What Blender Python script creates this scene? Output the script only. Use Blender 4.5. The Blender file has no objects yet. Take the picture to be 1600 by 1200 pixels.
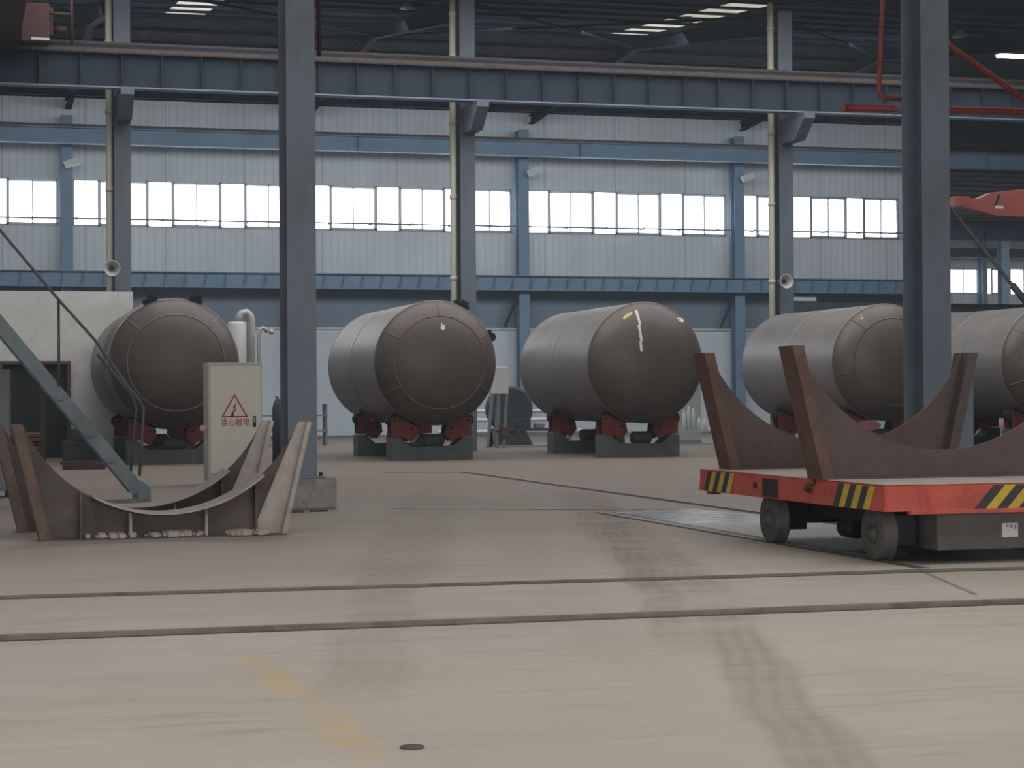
import bpy, bmesh, math, random
from mathutils import Vector, Matrix
random.seed(7)
PI = math.pi
C = bpy.context.scene.collection
SC = bpy.context.scene

# ------------------------------------------------------------------ helpers
class MB:
    """collects vertices and faces of one mesh"""
    def __init__(s): s.v = []; s.f = []; s.sm = []
    def add(s, vs, fs, smooth=False):
        n = len(s.v); s.v += [tuple(p) for p in vs]
        for f in fs: s.f.append([i+n for i in f]); s.sm.append(smooth)
        return s
    def box(s, x0, x1, y0, y1, z0, z1):
        vs = [(x, y, z) for z in (z0, z1) for y in (y0, y1) for x in (x0, x1)]
        return s.add(vs, [(0,2,3,1),(4,5,7,6),(0,1,5,4),(2,6,7,3),(0,4,6,2),(1,3,7,5)])
    def obox(s, c, ax, ay, az):
        """oriented box: centre and three half vectors"""
        c = Vector(c); ax = Vector(ax); ay = Vector(ay); az = Vector(az)
        vs = [c+i*ax+j*ay+k*az for k in (-1,1) for j in (-1,1) for i in (-1,1)]
        return s.add(vs, [(0,2,3,1),(4,5,7,6),(0,1,5,4),(2,6,7,3),(0,4,6,2),(1,3,7,5)])
    def beam(s, p, q, w, h, side=None):
        """rectangular bar from p to q, w sideways, h in the other direction"""
        p = Vector(p); q = Vector(q); d = (q-p)
        u = Vector(side) if side else d.cross(Vector((0,0,1)))
        if u.length < 1e-5: u = Vector((1,0,0))
        u.normalize(); n = d.cross(u).normalized()
        return s.obox((p+q)/2, d/2, u*w/2, n*h/2)
    def prism(s, pts, axis, a0, a1):
        """polygon pushed along an axis; pts in the other two axes"""
        def P(a, b, t):
            return {'x': (t, a, b), 'y': (a, t, b), 'z': (a, b, t)}[axis]
        n = len(pts)
        vs = [P(a, b, a0) for a, b in pts] + [P(a, b, a1) for a, b in pts]
        fs = [list(range(n))[::-1], [i+n for i in range(n)]]
        fs += [(i, (i+1) % n, (i+1) % n+n, i+n) for i in range(n)]
        return s.add(vs, fs)
    def tube(s, pts, r, seg=10, closed=False):
        pts = [Vector(p) for p in pts]; n = len(pts); rings = []
        up = None
        for i, p in enumerate(pts):
            if closed: d = pts[(i+1) % n]-pts[i-1]
            else: d = pts[min(i+1, n-1)]-pts[max(i-1, 0)]
            d.normalize()
            if up is None:
                up = Vector((0,0,1)) if abs(d.z) < .9 else Vector((1,0,0))
            u = d.cross(up)
            if u.length < 1e-4: u = d.cross(Vector((0,1,0)))
            u.normalize(); w = u.cross(d).normalized(); up = w
            rr = r[i] if isinstance(r, (list, tuple)) else r
            rings.append([p+(u*math.cos(2*PI*k/seg)+w*math.sin(2*PI*k/seg))*rr for k in range(seg)])
        vs = [p for ring in rings for p in ring]; fs = []
        m = n if closed else n-1
        for i in range(m):
            j = (i+1) % n
            for k in range(seg):
                fs.append((i*seg+k, i*seg+(k+1) % seg, j*seg+(k+1) % seg, j*seg+k))
        s.add(vs, fs, True)
        if not closed:
            s.add(rings[0], [list(range(seg))[::-1]]); s.add(rings[-1], [list(range(seg))])
        return s
    def lathe(s, prof, o=(0,0,0), axis='z', seg=32, cap=True):
        """profile [(radius, height)] turned about an axis through o"""
        o = Vector(o); vs = []; fs = []; n = len(prof)
        for r, h in prof:
            for k in range(seg):
                a = 2*PI*k/seg; x, y = r*math.cos(a), r*math.sin(a)
                vs.append(o+Vector({'z': (x, y, h), 'y': (x, h, y), 'x': (h, x, y)}[axis]))
        for i in range(n-1):
            for k in range(seg):
                fs.append((i*seg+k, i*seg+(k+1) % seg, (i+1)*seg+(k+1) % seg, (i+1)*seg+k))
        s.add(vs, fs, True)
        if cap:
            if prof[0][0] > 1e-4: s.add(vs[:seg], [list(range(seg))])
            if prof[-1][0] > 1e-4: s.add(vs[-seg:], [list(range(seg))])
        return s

ORG = {}
def build(name, mb, mat, parent=None, bevel=0, o=None, label=None):
    """links the collected shapes as ONE mesh object; world coordinates unless the parent is a local root"""
    if parent is not None: o = ORG[parent.name]
    elif o is None:
        xs = [v[0] for v in mb.v]; ys = [v[1] for v in mb.v]; zs = [v[2] for v in mb.v]
        o = ((min(xs)+max(xs))/2, (min(ys)+max(ys))/2, min(zs))
    o = Vector(o)
    me = bpy.data.meshes.new(name)
    me.from_pydata([Vector(v)-o for v in mb.v], [], mb.f)
    me.polygons.foreach_set('use_smooth', mb.sm)
    bm = bmesh.new(); bm.from_mesh(me)
    bmesh.ops.remove_doubles(bm, verts=bm.verts, dist=1e-5)
    bmesh.ops.recalc_face_normals(bm, faces=bm.faces)
    bm.to_mesh(me); bm.free()
    me.materials.append(mat)
    ob = bpy.data.objects.new(name, me); C.objects.link(ob)
    ORG[ob.name] = o
    if parent is not None: ob.parent = parent
    else: ob.location = o
    if bevel:
        b = ob.modifiers.new('bevel', 'BEVEL'); b.width = bevel; b.segments = 2; b.limit_method = 'ANGLE'; b.angle_limit = .7
    if label: ob['label'] = label
    return ob
def tag(ob, label, cat, group=None, kind=None):
    ob['label'] = label; ob['category'] = cat
    if group: ob['group'] = group
    if kind: ob['kind'] = kind
    return ob
def root(name, label, cat, loc, group=None, rz=0, local=False, kind=None):
    ob = bpy.data.objects.new(name, None); C.objects.link(ob)
    ob.location = loc; ob.rotation_euler = (0, 0, rz); ob.empty_display_size = .2
    ORG[ob.name] = Vector((0,0,0)) if local else Vector(loc)
    return tag(ob, label, cat, group, kind)
def copy_tree(ob, parent=None):
    c = ob.copy(); C.objects.link(c)
    if parent is not None: c.parent = parent
    ORG[c.name] = ORG[ob.name].copy()
    for ch in list(ob.children): copy_tree(ch, c)
    return c
def structure(name, mb, mat, parent=None):
    ob = build(name, mb, mat, parent)
    if parent is None: ob['kind'] = 'structure'
    return ob

# ------------------------------------------------------------------ materials
def lin(c):
    def f(u):
        u /= 255
        return u/12.92 if u <= .04045 else ((u+.055)/1.055)**2.4
    return (f(c[0]), f(c[1]), f(c[2]), 1)
class NT:
    def __init__(s, name):
        s.m = bpy.data.materials.new(name); s.m.use_nodes = True
        s.t = s.m.node_tree; s.n = s.t.nodes; s.l = s.t.links
        s.b = s.n['Principled BSDF']
        s.tc = s.n.new('ShaderNodeTexCoord')
    def _in(s, sock, v):
        if isinstance(v, bpy.types.NodeSocket): s.l.new(v, sock)
        else: sock.default_value = v
    def math(s, op, a, b=0.0, c=None, clamp=False):
        n = s.n.new('ShaderNodeMath'); n.operation = op; n.use_clamp = clamp
        s._in(n.inputs[0], a); s._in(n.inputs[1], b)
        if c is not None: s._in(n.inputs[2], c)
        return n.outputs[0]
    def mix(s, f, a, b, mode='MIX'):
        n = s.n.new('ShaderNodeMix'); n.data_type = 'RGBA'; n.blend_type = mode
        s._in(n.inputs[0], f); s._in(n.inputs[6], a); s._in(n.inputs[7], b)
        return n.outputs[2]
    def noise(s, scale, detail=4, rough=.55, stretch=(1,1,1), co='Object', dist=0.0):
        mp = s.n.new('ShaderNodeMapping'); s.l.new(s.tc.outputs[co], mp.inputs[0])
        mp.inputs['Scale'].default_value = stretch
        n = s.n.new('ShaderNodeTexNoise'); s.l.new(mp.outputs[0], n.inputs['Vector'])
        n.inputs['Scale'].default_value = scale; n.inputs['Detail'].default_value = detail
        n.inputs['Roughness'].default_value = rough; n.inputs['Distortion'].default_value = dist
        return n.outputs['Fac']
    def ramp(s, v, lo, hi):
        n = s.n.new('ShaderNodeMapRange'); n.interpolation_type = 'SMOOTHSTEP'
        s._in(n.inputs[0], v); n.inputs[1].default_value = lo; n.inputs[2].default_value = hi
        return n.outputs[0]
    def bump(s, h, strength=.3, dist=.01):
        n = s.n.new('ShaderNodeBump'); n.inputs['Strength'].default_value = strength; n.inputs['Distance'].default_value = dist
        s.l.new(h, n.inputs['Height']); s.l.new(n.outputs[0], s.b.inputs['Normal'])
    def xyz(s):
        n = s.n.new('ShaderNodeSeparateXYZ'); s.l.new(s.tc.outputs['Object'], n.inputs[0]); return n.outputs

def mat(name, col, rough=.6, metal=0.0, var=.15, scale=3, col2=None, amt=.4, stretch=(1,1,1), spec=.4, bump=0.0):
    t = NT(name)
    n1 = t.noise(scale, 5, .6, stretch); n2 = t.noise(scale*5.3, 4, .6, stretch)
    k = t.math('ADD', t.math('MULTIPLY', n1, .7), t.math('MULTIPLY', n2, .3))
    a = lin(col); lo = tuple(x*(1-var) for x in a[:3])+(1,); hi = tuple(min(1, x*(1+var)) for x in a[:3])+(1,)
    c = t.mix(t.ramp(k, .3, .7), lo, hi)
    if col2: c = t.mix(t.math('MULTIPLY', t.ramp(t.noise(scale*.8, 6, .65, stretch, dist=.6), .48, .68), amt), c, lin(col2))
    t.l.new(c, t.b.inputs['Base Color'])
    t.b.inputs['Roughness'].default_value = rough; t.b.inputs['Metallic'].default_value = metal
    t.b.inputs['Specular IOR Level'].default_value = spec
    if bump: t.bump(n2, .4, bump)
    return t.m
def emit(name, col, s):
    t = NT(name); t.b.inputs['Base Color'].default_value = lin(col)
    t.b.inputs['Emission Color'].default_value = lin(col); t.b.inputs['Emission Strength'].default_value = s
    n = t.noise(.8, 2); t.l.new(t.mix(t.ramp(n, .2, .8), lin([c*.97 for c in col]), lin(col)), t.b.inputs['Emission Color'])
    return t.m

M = {}
M['column'] = mat('column_paint', (112,123,136), .55, 0, .1, 1.6, (96,78,72), .35, (1,1,.4))
M['midcolumn'] = mat('mid_column_paint', (98,108,120), .55, 0, .1, 1.2, (70,66,70), .3, (1,1,.3))
M['bluesteel'] = mat('blue_steel_paint', (116,138,158), .5, 0, .1, 1.2)
M['girder'] = mat('girder_blue', (50,60,72), .7, 0, .12, 1.0, spec=.2)
M['rust'] = mat('rusty_rail', (96,80,72), .7, .2, .25, 4, (80,60,50), .5)
M['downpipe'] = mat('downpipe_plastic', (196,196,182), .4, 0, .05, 1.5)
M['concrete'] = mat('plinth_concrete', (150,148,146), .85, 0, .15, 5, (96,92,88), .5, bump=.004)
M['masonry'] = mat('masonry_plaster', (206,205,203), .9, 0, .06, 1.2, (180,178,176), .5, bump=.006)
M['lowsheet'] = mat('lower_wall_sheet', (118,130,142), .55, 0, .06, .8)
M['lowwall'] = mat('low_wall_paint', (205,209,212), .8, 0, .05, .6)
M['doorway_dark'] = mat('doorway_shade', (40,42,44), .7, 0, .2, 2)
M['tank'] = mat('tank_primer', (134,130,128), .42, .15, .12, .9, (104,96,91), .5, (1,.6,1), .6)
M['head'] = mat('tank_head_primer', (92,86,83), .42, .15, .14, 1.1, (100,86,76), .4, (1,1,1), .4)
M['seam'] = mat('weld_seam_grind', (128,118,110), .5, .3, .2, 6)
M['seamrust'] = mat('weld_seam_rust', (122,100,86), .6, .2, .2, 6)
M['black'] = mat('black_iron', (34,34,37), .6, .2, .2, 5)
M['chalk'] = mat('white_chalk', (216,212,196), .8, 0, .1, 9)
M['chalky'] = mat('yellow_chalk', (196,186,120), .8, 0, .15, 9)
M['redroller'] = mat('roller_red', (124,56,50), .55, 0, .15, 5, (90,40,36), .4)
M['greenbed'] = mat('roller_bed_green', (92,100,98), .6, 0, .15, 3, (72,78,80), .5)
M['rubber'] = mat('roller_rubber', (32,32,34), .75, 0, .1, 8)
M['saddle'] = mat('saddle_steel', (84,76,74), .6, .15, .18, 2.2, (122,100,90), .5, bump=.002)
M['saddle_edge'] = mat('saddle_edge_rust', (106,88,79), .7, .1, .2, 5, (84,60,52), .45)
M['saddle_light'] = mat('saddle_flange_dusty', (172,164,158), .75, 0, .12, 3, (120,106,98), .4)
M['saddle_red'] = mat('cart_saddle_steel', (90,76,74), .6, .15, .16, 1.8, (104,76,72), .5, bump=.002)
M['saddle_brown'] = mat('cart_saddle_rust', (98,74,66), .7, .1, .22, 4, (76,54,48), .5)
M['cartred'] = mat('cart_red_paint', (186,84,68), .5, 0, .12, 3, (120,60,52), .5)
M['deck'] = mat('cart_deck_dust', (186,179,170), .8, 0, .1, 3, (130,120,112), .4)
M['dark'] = mat('undercarriage_black', (46,46,47), .65, .2, .2, 4)
M['wheel'] = mat('wheel_iron', (100,98,96), .6, .25, .15, 6, (60,58,56), .4)
M['box'] = mat('motor_box_grey', (98,96,92), .6, .1, .12, 4, (112,94,80), .45)
M['yellow'] = mat('hazard_yellow', (196,168,58), .55, 0, .12, 7, (140,120,70), .4)
M['hblack'] = mat('hazard_black', (58,56,60), .6, 0, .15, 6)
M['cab'] = mat('cabinet_paint', (240,241,228), .45, 0, .04, 2)
M['cabside'] = mat('cabinet_side', (200,202,198), .45, 0, .04, 2)
M['signred'] = mat('sign_red', (196,56,52), .6, 0, .08, 9)
M['stair'] = mat('stair_teal', (120,136,142), .55, .1, .15, 3, (80,84,88), .4)
M['rod'] = mat('handrail_dark', (92,94,100), .5, .2, .12, 4)
M['postbrown'] = mat('post_brown', (86,70,66), .7, .1, .15, 4)
M['plates'] = mat('plate_stack', (98,72,70), .75, .1, .25, 4)
M['white'] = mat('white_enamel', (200,203,202), .4, 0, .05, 3)
M['paper'] = mat('white_card', (222,222,220), .8, 0, .03, 4)
M['print'] = mat('card_print', (150,150,152), .8)
M['grey'] = mat('grey_enamel', (128,134,136), .5, 0, .08, 2)
M['craned'] = mat('crane_red_dark', (74,44,43), .55, 0, .12, 1.5, (72,42,42), .4)
M['crane'] = mat('crane_red', (150,66,54), .5, 0, .1, 1.2, (150,60,50), .35)
M['redpipe'] = mat('red_pipe', (140,58,54), .5, .1, .15, 3)
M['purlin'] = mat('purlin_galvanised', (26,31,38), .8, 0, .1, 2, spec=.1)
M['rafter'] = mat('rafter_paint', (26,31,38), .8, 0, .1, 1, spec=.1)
M['frame'] = mat('window_aluminium', (150,156,162), .4, .4, .05, 2)
M['sash'] = mat('window_sash', (188,192,200), .4, .3, .05, 2)
M['horn'] = mat('horn_grey', (176,180,178), .45, .2, .06, 4)
M['horn_in'] = mat('horn_mouth', (72,76,78), .6, 0, .1, 4)
M['clutter'] = mat('clutter_dark', (74,78,84), .65, .1, .2, 3)
M['pane'] = emit('daylit_glass', (246,249,255), 6.0)
M['sky'] = emit('skylight_sheet', (250,246,226), .5)
M['lamp'] = emit('lamp_lit', (255,252,240), 9.0)

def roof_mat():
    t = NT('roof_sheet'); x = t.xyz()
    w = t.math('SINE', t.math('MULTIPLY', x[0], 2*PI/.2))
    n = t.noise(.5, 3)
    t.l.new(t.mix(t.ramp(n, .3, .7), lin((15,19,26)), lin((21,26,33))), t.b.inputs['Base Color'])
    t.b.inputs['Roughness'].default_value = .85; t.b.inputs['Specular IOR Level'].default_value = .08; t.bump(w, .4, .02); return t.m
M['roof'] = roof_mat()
def wall_mat():
    t = NT('wall_sheet'); x = t.xyz()
    w = t.math('SINE', t.math('MULTIPLY', x[0], 2*PI/.3))
    seam = t.ramp(t.math('ABSOLUTE', t.math('SUBTRACT', t.math('FRACT', t.math('DIVIDE', x[0], 3.2)), .5)), .486, .497)
    n = t.noise(.35, 3, .5)
    c = t.mix(t.ramp(n, .3, .7), lin((200,202,202)), lin((216,218,217)))
    c = t.mix(t.ramp(w, .2, 1.0), c, t.mix(.5, c, lin((190,193,196))))
    c = t.mix(t.math('MULTIPLY', seam, .5), c, lin((140,145,150)))
    t.l.new(c, t.b.inputs['Base Color']); t.b.inputs['Roughness'].default_value = .55; t.bump(w, .12, .02); return t.m
M['wall'] = wall_mat()

def floor_mat():
    t = NT('shop_floor_concrete')
    pos = t.tc.outputs['Object']; x = t.xyz()
    def line(p0, p1, half, soft):
        """1 inside a band of this half width from p0 to p1 on the floor"""
        d = Vector((p1[0]-p0[0], p1[1]-p0[1], 0)); L = d.length; d.normalize(); n = Vector((-d.y, d.x, 0))
        dt = t.n.new('ShaderNodeVectorMath'); dt.operation = 'DOT_PRODUCT'; t.l.new(pos, dt.inputs[0]); dt.inputs[1].default_value = n
        da = t.n.new('ShaderNodeVectorMath'); da.operation = 'DOT_PRODUCT'; t.l.new(pos, da.inputs[0]); da.inputs[1].default_value = d
        wob = t.math('MULTIPLY', t.math('SUBTRACT', t.noise(.35, 2), .5), .5)
        off = t.math('ADD', t.math('SUBTRACT', dt.outputs['Value'], n.dot(Vector((p0[0], p0[1], 0)))), wob)
        a = t.math('SUBTRACT', da.outputs['Value'], d.dot(Vector((p0[0], p0[1], 0))))
        m = t.math('SUBTRACT', 1.0, t.ramp(t.math('ABSOLUTE', off), half-soft, half+soft))
        e = t.math('MULTIPLY', t.ramp(a, 0, L*.12+.3), t.math('SUBTRACT', 1.0, t.ramp(a, L*.9, L)))
        return t.math('MULTIPLY', m, e), off, a
    big = t.noise(.22, 5, .6); mid = t.noise(1.1, 6, .65, (.5,1.6,1)); fine = t.noise(9, 5, .7, (.35,1.4,1)); streak = t.noise(2.2, 5, .65, (.25,2.2,1))
    c = t.mix(t.ramp(big, .3, .7), lin((176,166,156)), lin((190,181,172)))
    c = t.mix(t.math('MULTIPLY', t.ramp(mid, .42, .72), .35), c, lin((200,191,182)))
    c = t.mix(t.math('MULTIPLY', t.ramp(streak, .5, .75), .38), c, lin((138,129,118)))
    c = t.mix(t.math('MULTIPLY', t.ramp(fine, .5, .8), .25), c, lin((140,131,120)))
    c = t.mix(t.math('MULTIPLY', t.ramp(t.noise(26, 3, .7, (.5,1.2,1)), .68, .76), .45), c, lin((112,104,95)))
    # darker brown deeper in the hall: shade around the tanks put into the colour
    c = t.mix(t.math('MULTIPLY', t.ramp(x[1], 14, 44), .9), c, lin((110,99,90)))
    # tyre tracks with tread marks
    for (p0, p1, h, k, col) in (((9.9,31.5), (5.2,13.3), .38, .55, (128,112,98)), ((5.5,14.0), (2.9,5.6), .19, .55, (130,116,103)),
                           ((9.6,29.0), (4.0,10.4), .16, .5, (132,117,103)), ((7.6,31.5), (3.4,16.0), .42, .42, (136,122,108)),
                           ((4.0,18.0), (1.75,9.2), .24, .42, (138,127,115)), ((3.2,8.4),(6.5,24.0), .2, .12, (140,128,115)),
                           ((2.6,36.0),(14.0,33.5), .8, .35, (134,120,108))):
        m, off, a = line(p0, p1, h, h*.35)
        tread = t.math('ADD', .85, t.math('MULTIPLY', t.math('SINE', t.math('ADD', t.math('MULTIPLY', off, 55), t.math('MULTIPLY', a, 2.5))), .15))
        m = t.math('MULTIPLY', t.math('MULTIPLY', m, tread), t.math('ADD', .35, t.math('MULTIPLY', t.ramp(mid, .3, .6), .65)))
        c = t.mix(t.math('MULTIPLY', m, k*.9, clamp=True), c, lin(col))
    # worn yellow line
    m, off, a = line((1.62,12.0), (1.70,6.6), .1, .05)
    c = t.mix(t.math('MULTIPLY', m, t.math('MULTIPLY', t.ramp(t.noise(2.6, 5, .7), .38, .66), .75)), c, lin((196,170,122)))
    # stains
    m = t.math('MULTIPLY', t.ramp(t.noise(.5, 4, .6, (1,1,1)), .62, .78), .4)
    c = t.mix(m, c, lin((124,110,98)))
    t.l.new(c, t.b.inputs['Base Color'])
    t.l.new(t.math('ADD', .62, t.math('MULTIPLY', mid, .25)), t.b.inputs['Roughness'])
    t.b.inputs['Specular IOR Level'].default_value = .3
    t.bump(t.math('ADD', fine, mid), .25, .012)
    return t.m
M['floor'] = floor_mat()
def puddle_mat():
    t = NT('wet_floor')
    n = t.noise(1.6, 4, .55, (.35,2.0,1)); r = t.math('MAXIMUM', t.ramp(n, .5, .6), t.math('SUBTRACT', 1.0, t.ramp(t.xyz()[1], .6, 2.0)))
    t.l.new(t.mix(r, lin((92,97,100)), lin((118,119,118))), t.b.inputs['Base Color'])
    t.l.new(t.math('ADD', .2, t.math('MULTIPLY', r, .3)), t.b.inputs['Roughness'])
    t.b.inputs['Specular IOR Level'].default_value = .8
    t.bump(t.noise(2.5, 2, .5, (.4,1.6,1)), .06, .02); return t.m
M['puddle'] = puddle_mat()
M['railsteel'] = mat('floor_rail_steel', (122,115,108), .5, .35, .2, 3, (74,68,64), .5)
M['groove'] = mat('rail_groove_dirt', (88,82,76), .9, 0, .2, 4)

# ------------------------------------------------------------------ camera
F = 3100.0; th = math.atan(877/F); pi_ = math.atan(22/F); ro = .0065
fw = Vector((math.sin(th)*math.cos(pi_), math.cos(th)*math.cos(pi_), math.sin(pi_)))
r0 = Vector((math.cos(th), -math.sin(th), 0)); u0 = r0.cross(fw)
rr = r0*math.cos(ro)-u0*math.sin(ro); uu = u0*math.cos(ro)+r0*math.sin(ro)
cd = bpy.data.cameras.new('camera'); cam = bpy.data.objects.new('camera', cd); C.objects.link(cam)
cd.sensor_width = 36; cd.lens = 36*F/1600; cd.clip_start = .1; cd.clip_end = 400
cam.matrix_world = Matrix(((rr.x, uu.x, -fw.x, 0), (rr.y, uu.y, -fw.y, 0), (rr.z, uu.z, -fw.z, 1.5), (0,0,0,1)))
SC.camera = cam

# ------------------------------------------------------------------ floor and its rails
XL, XR = -12.0, 96.0
structure('floor', MB().add([(XL,-14,0),(XR,-14,0),(XR,130,0),(XL,130,0)], [(0,1,2,3)]), M['floor'], None)
bpy.data.objects['floor'].data.transform(Matrix.Translation(Vector(bpy.data.objects['floor'].location))); bpy.data.objects['floor'].location = (0,0,0)

def floor_rail(p, q, label, w=.07, h=.03, g=.05, group='rails let into the shop floor', mh='railsteel', mg='groove'):
    p = Vector((p[0], p[1], 0)); q = Vector((q[0], q[1], 0)); d = (q-p).normalized(); n = Vector((-d.y, d.x, 0))
    r = root('floor_rail', label, 'rail', (p+q)/2, group)
    L = (q-p)
    a = MB(); steps = max(2, int(L.length/1.5))
    prof = [(-w/2, 0), (-w/2, h*.75), (-w*.32, h), (w*.32, h), (w/2, h*.75), (w/2, 0)]
    vs = []; fs = []
    for i in range(steps+1):
        c = p+L*i/steps; j = random.uniform(-.006, .006)
        for s, z in prof: vs.append(c+n*(s+j)+Vector((0,0,z)))
    k = len(prof)
    for i in range(steps):
        for m in range(k-1): fs.append((i*k+m, i*k+m+1, (i+1)*k+m+1, (i+1)*k+m))
    fs += [list(range(k)), [steps*k+m for m in range(k)]]
    a.add(vs, fs); build('rail_head', a, M[mh], r)
    b = MB()
    for s in (-1, 1):
        b.obox((p+q)/2+n*s*(w/2+g/2)+Vector((0,0,.002)), L/2, n*g/2, Vector((0,0,.002)))
    build('flangeway', b, M[mg], r)
    return r
floor_rail((-2.4,15.72), (8.6,15.25), 'thin dark rail across the floor, farther of the two crossing rails in the foreground', .06, .022, .04)
floor_rail((-2.4,12.93), (14.0,12.65), 'thick dark rail across the floor, nearest crossing rail in the foreground', .085, .034, .05)
floor_rail((8.12,15.6), (8.12,24.6), 'cart track rail under the wheels at the left of the red cart', .06, .012, .04)
floor_rail((10.02,15.6), (10.02,39.0), 'long dark cart track rail running back past the red cart towards the tanks', .07, .02, .07)
floor_rail((8.5,39.85), (10.0,39.1), 'short dark rail end at the far tip of the cart track', .06, .012, .05)
floor_rail((8.6,15.25), (14.0,15.1), 'rail beside the concrete edge under the front of the red cart', .06, .02, .05)
floor_rail((7.95,15.3), (7.4,13.4), 'faint bent rail branching towards the nearest crossing rail', .025, .004, .006, mh='concrete', mg='concrete')
floor_rail((5.8,26.5), (8.55,25.0), 'faint thin rail end in the floor between the left column and the puddle', .035, .008, .02)
pts = [(8.3,24.5),(8.75,25.2),(9.5,25.0),(9.8,23.5),(9.8,19),(9.75,15.9),(8.28,15.9),(8.28,18.5),(8.3,21.2)]
p = MB().prism(pts, 'z', 0, .006)
tag(build('puddle', p, M['puddle']), 'shallow grey puddle shining on the floor between the cart track rails', 'puddle')
# ------------------------------------------------------------------ roof
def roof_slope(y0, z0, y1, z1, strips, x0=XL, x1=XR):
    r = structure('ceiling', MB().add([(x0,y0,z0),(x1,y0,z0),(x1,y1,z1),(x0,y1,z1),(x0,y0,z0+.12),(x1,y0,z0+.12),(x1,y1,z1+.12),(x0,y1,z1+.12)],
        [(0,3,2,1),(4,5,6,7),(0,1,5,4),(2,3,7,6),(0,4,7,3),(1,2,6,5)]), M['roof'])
    ORGr = ORG[r.name]
    n = int((y1-y0)/1.8)
    for i in range(n+1):
        y = y0+.2+(y1-y0-.4)*i/n; z = z0+(z1-z0)*(y-y0)/(y1-y0)
        b = MB(); b.box(x0, x1, y-.03, y+.03, z-.085, z-.01); b.box(x0, x1, y-.03, y+.06, z-.095, z-.083)
        build('purlin', b, M['purlin'], r)
    for sx in strips:
        a, e = y0+.9, y1-.6
        za = z0+(z1-z0)*(a-y0)/(y1-y0)-.005; ze = z0+(z1-z0)*(e-y0)/(y1-y0)-.005
        build('skylight_panel', MB().add([(sx-.65,a,za),(sx+.65,a,za),(sx+.65,e,ze),(sx-.65,e,ze)], [(0,1,2,3)]), M['sky'], r)
    return r
COLX = [-4.95, 4.55, 14.2, 23.8, 33.4, 43.0]
strips = [-.1, 7.6, 15.4, 23.3]
for (ya, yb) in ((0.0, 27.3), (27.3, 54.5)):
    m = (ya+yb)/2
    for sl in (roof_slope(ya, 13.25, m, 14.5, strips, XL, 60), roof_slope(m, 14.5, yb, 13.25, strips, XL, 60)): pass
near = roof_slope(54.5, 13.25, 67.4, 14.5, [7.6, 23.3], XL, 60)
far_ = roof_slope(67.4, 14.5, 81.2, 13.7, [], XL, 60)
roof_slope(81.2, 13.7, 104, 14.9, [60, 72], 42, XR); roof_slope(104, 14.9, 128.4, 13.9, [], 42, XR)
structure('ceiling_porch', MB().box(XL, 60, -14, 0, 13.25, 13.4), M['roof'])
for X in COLX:      # rafters of the middle and far bays
    for (ya, za, yb, zb, par) in ((54.8, 13.05, 67.4, 14.3, near), (67.4, 14.3, 80.9, 13.5, far_)):
        b = MB(); d1, d2 = (.75, .3) if par is near else (.3, .35)
        b.prism([(ya, za), (yb, zb), (yb, zb-d2), (ya, za-d1)], 'x', X-.01, X+.01)
        b.beam((X, ya, za-d1), (X, yb, zb-d2), .26, .02, (1,0,0)); b.beam((X, ya, za), (X, yb, zb), .26, .02, (1,0,0))
        build('rafter', b, M['rafter'], par)
def brace(p, q, par): build('wind_brace', MB().tube([p, q], .05, 6), M['purlin'], par)
brace((24.0,55.2,12.9), (33.2,66.8,14.0), near); brace((14.4,55.2,12.9), (23.5,66.8,14.0), near); brace((23.5,55.2,12.9), (14.4,66.8,14.0), near)
brace((4.8,55.2,12.9), (14.0,66.8,14.0), near)

# ------------------------------------------------------------------ walls and windows
YW = 81.0
ZS, ZT = 8.5, 10.36
WX = COLX[:]          # wall columns share the grid
WALLC = [-5.1, 4.45, 13.85, 23.25, 33.0, 42.6]
w = MB(); w.box(XL, 41.6, YW, YW+.15, 6.1, ZS); w.box(XL, 41.6, YW, YW+.15, ZT, 14.0)
for i in range(5):
    w.box(WALLC[i]-.3, WALLC[i]+.3, YW, YW+.15, ZS, ZT)
w.box(XL, WALLC[0]-.3, YW, YW+.15, ZS, ZT); w.box(41.0, 41.6, YW, YW+.15, ZS, ZT)
wall_back = structure('wall_back', w, M['wall'])
b = MB(); b.box(XL, 41.6, YW-.12, YW+.3, 0, 4.4); build('masonry_base', b, M['lowwall'], wall_back)
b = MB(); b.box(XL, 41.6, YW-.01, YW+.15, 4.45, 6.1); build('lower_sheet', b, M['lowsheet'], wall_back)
b = MB(); b.box(XL, 41.6, YW-.2, YW, 4.38, 4.47); build('sill_flashing', b, M['white'], wall_back)
b = MB(); b.box(XL, 41.6, YW-.25, YW, 13.75, 13.9); build('eaves_gutter', b, M['wall'], wall_back)
nw = 0
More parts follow.
